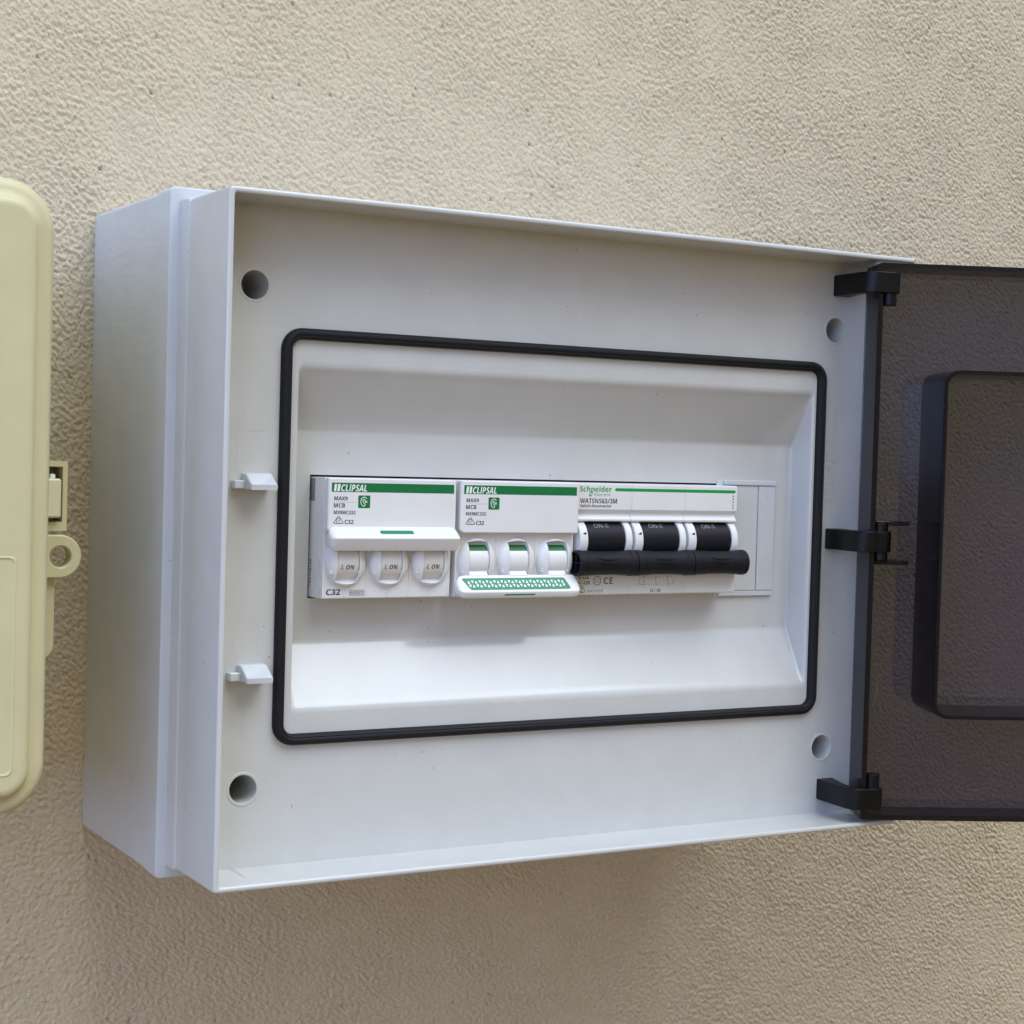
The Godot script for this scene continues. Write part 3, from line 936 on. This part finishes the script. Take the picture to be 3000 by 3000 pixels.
# ---------------------------------------------------------------- wide three-pole switch
func build_disconnector(x0: float):
	var t := thing("switch_disconnector", "wide white switch disconnector with three black rockers and joined black handle", "switch", Vector3(x0 + 40.0, -22.7, 62.0))
	var mb: MB
	for k in 3:
		mb = MB.new()
		mb.extr(PackedVector2Array([Vector2(62.05, -22.7), Vector2(116.4, -22.7), Vector2(117.0, -22.2), Vector2(117.0, -12.9), Vector2(116.6, -12.4), Vector2(112.0, -12.0), Vector2(111.5, 6.6), Vector2(116.2, 6.9), Vector2(117.0, 7.3), Vector2(117.1, 7.9), Vector2(116.3, 8.6), Vector2(115.4, 9.6), Vector2(115.3, 10.4), Vector2(115.9, 11.2), Vector2(117.0, 11.9), Vector2(117.0, 21.6), Vector2(116.7, 22.3), Vector2(116.0, 22.5), Vector2(62.05, 22.5)]), "x", x0 + 26.7 * k + 0.03, x0 + 26.7 * (k + 1) - 0.03, 0.14)
		part(mb, "pole_body", M.device_plastic, t)
	var c := Vector2(110.6, -0.8)
	for k in 3:
		var xk := x0 + 26.7 * k
		for s in [[0.7, 4.6], [22.9, 26.0]]:
			mb = MB.new()
			var p := PackedVector2Array()
			for i in 23:
				var a := deg_to_rad(-66.0 + 5.6 * i)
				p.push_back(Vector2(c.x + 9.2 * cos(a), c.y + 9.2 * sin(a)))
			p.push_back(Vector2(111.0, c.y + 7.0))
			p.push_back(Vector2(111.0, c.y - 8.0))
			mb.extr(p, "x", xk + s[0], xk + s[1], 0.3)
			var ck := part(mb, "rocker_cheek", M.device_plastic, t, 40.0)
			if s[0] < 1.0:
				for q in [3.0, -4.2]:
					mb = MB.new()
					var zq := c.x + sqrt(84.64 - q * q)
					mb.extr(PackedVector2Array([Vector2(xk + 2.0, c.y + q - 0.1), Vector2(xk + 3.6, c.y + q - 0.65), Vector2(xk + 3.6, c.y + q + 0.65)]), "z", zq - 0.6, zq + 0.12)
					part(mb, "painted_peg_hole", M.black_plastic, ck)  # solid black wedge, its colour standing for the shade inside a hole
		mb = MB.new()
		mb.cyl(Vector3(0, c.y, c.x), "x", 8.6, xk + 4.8, xk + 22.7, 56, 0.2)
		mb.cbox(xk + 5.0, xk + 22.5, -7.0, -5.0, 115.0, 119.4, 0.4)
		mb.extr(PackedVector2Array([Vector2(112.0, -3.0), Vector2(118.0, -5.2), Vector2(120.5, -7.0), Vector2(119.0, -11.0), Vector2(112.0, -10.0)]), "x", xk + 5.2, xk + 22.3, 0.3)
		var rk := part(mb, "rocker", M.toggle_black, t, 30.0)
		mb = MB.new()
		var bend := [c.y, c.x, 8.6]
		letters(mb, "ON-ll", [xk + 8.6, 4.5, xk + 15.4, 6.15], 0.0, "sans", 0.12, 0.1, bend)
		part(mb, "rocker_lettering", M.rocker_print, rk, 30.0)
	# joined handle: three hollow grips on one line
	var sect := PackedVector2Array()
	for p in [[116.2, -9.2], [117.6, -6.4], [119.4, -5.0], [121.4, -4.7], [123.2, -5.2], [124.9, -6.6], [125.7, -8.4], [125.8, -10.4], [125.2, -12.2], [123.9, -13.6], [122.0, -14.3], [119.8, -14.2], [117.8, -12.8]]:
		sect.push_back(Vector2(p[0], p[1]))
	var cm := Vector2(121.3, -9.4)
	for k in 3:
		var xa := x0 - 2.6 + 28.0 * k
		var xb := xa + 27.8
		mb = MB.new()
		var rings := []
		var list := [[xa + 3.5, 0.66], [xa + 0.2, 0.78], [xa, 0.86], [xa, 0.94], [xa + 0.4, 0.99], [xa + 2.6, 1.0], [xa + 3.0, 0.94], [xa + 5.0, 0.955], [xa + 7.5, 0.93], [xa + 9.5, 0.9], [xa + 18.5, 0.9], [xa + 21.0, 0.93], [xa + 23.5, 0.96], [xa + 24.6, 0.95], [xa + 25.0, 1.0], [xb - 0.4, 1.0], [xb - 0.1, 0.93], [xb, 0.88]]
		for s in list:
			var q := PackedVector2Array()
			for p in sect: q.push_back(cm + (p - cm) * (s[1] * 1.1))
			rings.push_back(MB.at(q, s[0], "x"))
		mb.loft(rings)
		if k == 0:
			mb.cbox(xa + 0.6, xa + 3.6, -9.7, -9.1, 117.6, 124.6, 0.1)
			mb.cbox(xa + 0.6, xa + 3.6, -13.0, -5.8, 120.6, 121.2, 0.1)
		var grip := part(mb, "handle_grip", M.toggle_black, t, 24.0)
		for j in 3:                                          # raised finger ribs
			mb = MB.new()
			var yj := -7.4 - j * 1.55
			var line := PackedVector3Array()
			for i in 13:
				var f := i / 12.0
				var y := yj - 0.5 * sin(PI * f)
				var zf: float = [125.45, 125.75, 125.1][j] - 0.25 * pow(2.0 * f - 1.0, 2.0)
				line.push_back(Vector3(xa + 8.0 + 11.5 * f, y, zf))
			for i in 12:
				var p := line[i]
				var q := line[i + 1]
				var up := Vector3(0, 0.34, -0.3)
				var fr := Vector3(0, 0, 0.15 + 0.4 * sin(PI * (i + 0.5) / 12.0))
				mb.quad(p - up * Vector3(1, 1, -1), q - up * Vector3(1, 1, -1), q + fr, p + fr)
				mb.quad(p + fr, q + fr, q + up, p + up)
			part(mb, "finger_rib", M.toggle_black, grip, 60.0)
	# print
	mb = MB.new()
	mb.extr(MB.rr(51.2, 20.0, 30.4, 0.62, 0.55, 4), "z", 116.98, 117.05)
	part(mb, "green_bar", M.bar_green, t)
	mb = MB.new()
	letters(mb, "Schneider", [4.0, 19.0, 19.1, 21.3], 116.98, "bold", 0.0, 0.07)
	letters(mb, "Electric", [10.9, 17.25, 18.8, 18.6], 116.98, "sans", 0.0, 0.06)
	mb.ribbon(PackedVector2Array([Vector2(8.6, 17.3), Vector2(9.3, 17.3), Vector2(9.9, 18.3), Vector2(9.75, 18.9), Vector2(9.2, 18.9), Vector2(8.55, 17.9)]), 0.4, 116.98, 117.05, true)
	part(mb, "brand_lettering", M.bar_green, t, 30.0)
	mb = MB.new()
	letters(mb, "WATSNS63/3M", [4.2, 14.3, 21.9, 16.3], 116.98, "bold")
	letters(mb, "Switch-disconnector", [4.3, 12.7, 19.3, 14.0], 116.98, "bold")
	letters(mb, "Sl / Sll", [39.5, -21.95, 44.6, -20.55], 116.98, "bold")
	letters(mb, "le:63A", [4.6, -16.4, 9.6, -15.1], 116.98, "bold")
	letters(mb, "AC-22B", [4.0, -18.4, 9.9, -17.05], 116.98, "bold")
	part(mb, "lettering", M.dark_print, t, 30.0)
	mb = MB.new()
	approval_mark(mb, [4.4, -21.8, 7.9, -18.9], 116.98)
	letters(mb, "SAA231059", [8.7, -21.75, 16.3, -20.6], 116.98)
	letters(mb, "CE", [16.6, -18.4, 21.1, -15.7], 116.98, "bold")
	mb.ribbon(MB.circ(13.5, -17.0, 1.75, 20), 0.3, 116.98, 117.03, true)
	letters(mb, "CCC", [12.4, -17.75, 14.6, -16.25], 116.98)
	var y1 := -18.7
	mb.ribbon(PackedVector2Array([Vector2(33.9, -16.2), Vector2(33.9, y1), Vector2(36.4, y1)]), 0.14, 116.98, 117.02)
	mb.ribbon(PackedVector2Array([Vector2(50.9, -16.2), Vector2(50.9, y1), Vector2(48.4, y1)]), 0.14, 116.98, 117.02)
	for i in 9:
		mb.cbox(37.2 + i * 1.25, 37.9 + i * 1.25, y1 - 0.06, y1 + 0.06, 116.98, 117.02, 0.01)
		mb.cbox(34.0 + i * 1.9, 35.1 + i * 1.9, -16.1, -15.98, 116.98, 117.02, 0.01)
	for px in [36.4, 42.4, 48.3]:
		mb.ribbon(PackedVector2Array([Vector2(px - 0.6, -16.5), Vector2(px, -17.6), Vector2(px, -19.3)]), 0.16, 116.985, 117.025)
		mb.ribbon(PackedVector2Array([Vector2(px - 1.1, -15.2), Vector2(px - 0.3, -15.8), Vector2(px + 0.5, -15.2)]), 0.14, 116.985, 117.025)
	for i in 5:
		mb.cbox(80.2, 80.8, 12.7 + i * 1.25, 13.4 + i * 1.25, 116.98, 117.02, 0.01)
	part(mb, "rating_lettering", M.pale_print, t, 30.0)


# ---------------------------------------------------------------- beige utility box
func build_utility_box():
	var t := thing("utility_box", "beige plastic utility box with padlock ring beside the grey board", "utility box", Vector3(-315.1, 14.6, 0))
	var mb := MB.new()
	var f := []
	for s in [[0.0, 100.72, 17.0], [90.0, 100.72, 17.0], [91.0, 99.78, 16.0]]:
		f.push_back(MB.ring(-315.1, 14.6, s[1], s[1] + 1.8, s[2], s[0], 8))
	mb.loft(f)
	part(mb, "back_plate", M.beige_plastic, t, 45.0)
	mb = MB.new()
	f = []
	for s in [[91.2, 0.8], [92.0, 0.0], [117.0, 0.3], [121.5, 1.0], [123.6, 2.0], [124.6, 3.2], [125.0, 4.7], [125.2, 6.5], [126.0, 7.4], [128.2, 8.1], [129.4, 8.8], [130.0, 9.9], [130.2, 11.4]]:
		f.push_back(MB.ring(-315.1, 13.2, 105.4 - s[1], 107.7 - s[1], maxf(18.4 - s[1] * 1.15, 5.5), s[0], 10))
	mb.loft(f)
	var lid := part(mb, "lid", M.beige_plastic, t, 50.0)
	# label field: a low raised edge on the lid
	mb = MB.new()
	f = []
	for s in [[-0.5, 130.15], [-0.2, 130.45], [0.2, 130.45], [0.6, 130.15]]:
		f.push_back(MB.ring(-315.1, -42.2, 91.47 - s[0], 36.16 - s[0], 2.0, s[1], 4))
	mb.loft(f, false, false, false)
	part(mb, "label_edge", M.beige_plastic, lid)
	# latch bracket with its opening
	mb = MB.new()
	var bx := [-219.9, -197.5, 1.3, 25.9]
	mb.plate_rr(bx[0], bx[1], bx[2], bx[3], -204.9, 14.2, 5.76, 9.82, 0.3, 97.0, 2)
	f = [MB.ring(-204.9, 14.2, 5.76, 9.82, 0.3, 97.0, 2), MB.ring(-204.9, 14.2, 5.76, 9.82, 0.3, 84.0, 2)]
	mb.loft(f, false, true, false)
	var bo := MB.rr((bx[0] + bx[1]) / 2.0, (bx[2] + bx[3]) / 2.0, (bx[1] - bx[0]) / 2.0, (bx[3] - bx[2]) / 2.0, 0.2, 2)
	f = [MB.at(bo, 97.0), MB.at(bo, 83.0)]
	mb.loft(f, false, true, false)
	part(mb, "latch_bracket", M.beige_plastic, t)
	mb = MB.new()
	mb.cbox(-219.9, -200.4, 6.0, 19.8, 86.0, 100.0, 0.6)
	var lt := part(mb, "latch", M.beige_light, t)
	mb = MB.new()
	mb.cbox(-203.4, -201.5, 19.5, 21.4, 89.0, 96.0, 0.4)
	part(mb, "latch_tip", M.white_print, lt)
	# padlock ring
	mb = MB.new()
	var outer := PackedVector2Array()
	var inner := PackedVector2Array()
	for i in 40:
		var a := TAU * i / 40.0
		var d := Vector2(cos(a), sin(a))
		var k := 7.69
		if d.x < 0.0: k = minf(7.69 / maxf(absf(d.y), 0.001), 20.0 / maxf(absf(d.x), 0.001))
		outer.push_back(Vector2(-200.1, -7.7) + d * k)
		inner.push_back(Vector2(-199.9, -7.8) + d * 3.80)
	f = []
	for s in [[inner, 92.0], [inner, 98.3], [MB.inset(inner, -0.4), 98.7], [MB.inset(outer, 0.5), 98.7], [outer, 98.2], [outer, 92.0], [inner, 92.0]]:
		f.push_back(MB.at(s[0], s[1]))
	mb.loft(f, false, false, false)
	part(mb, "padlock_ring", M.beige_plastic, t, 40.0)
	# side flange below it
	mb = MB.new()
	mb.extr(PackedVector2Array([Vector2(-219.9, -13.8), Vector2(-200.7, -13.8), Vector2(-200.7, -39.5), Vector2(-201.3, -41.8), Vector2(-202.7, -43.6), Vector2(-204.8, -44.6), Vector2(-219.9, -44.9)]), "z", 82.0, 95.0, 0.4)
	part(mb, "side_flange", M.beige_plastic, t)
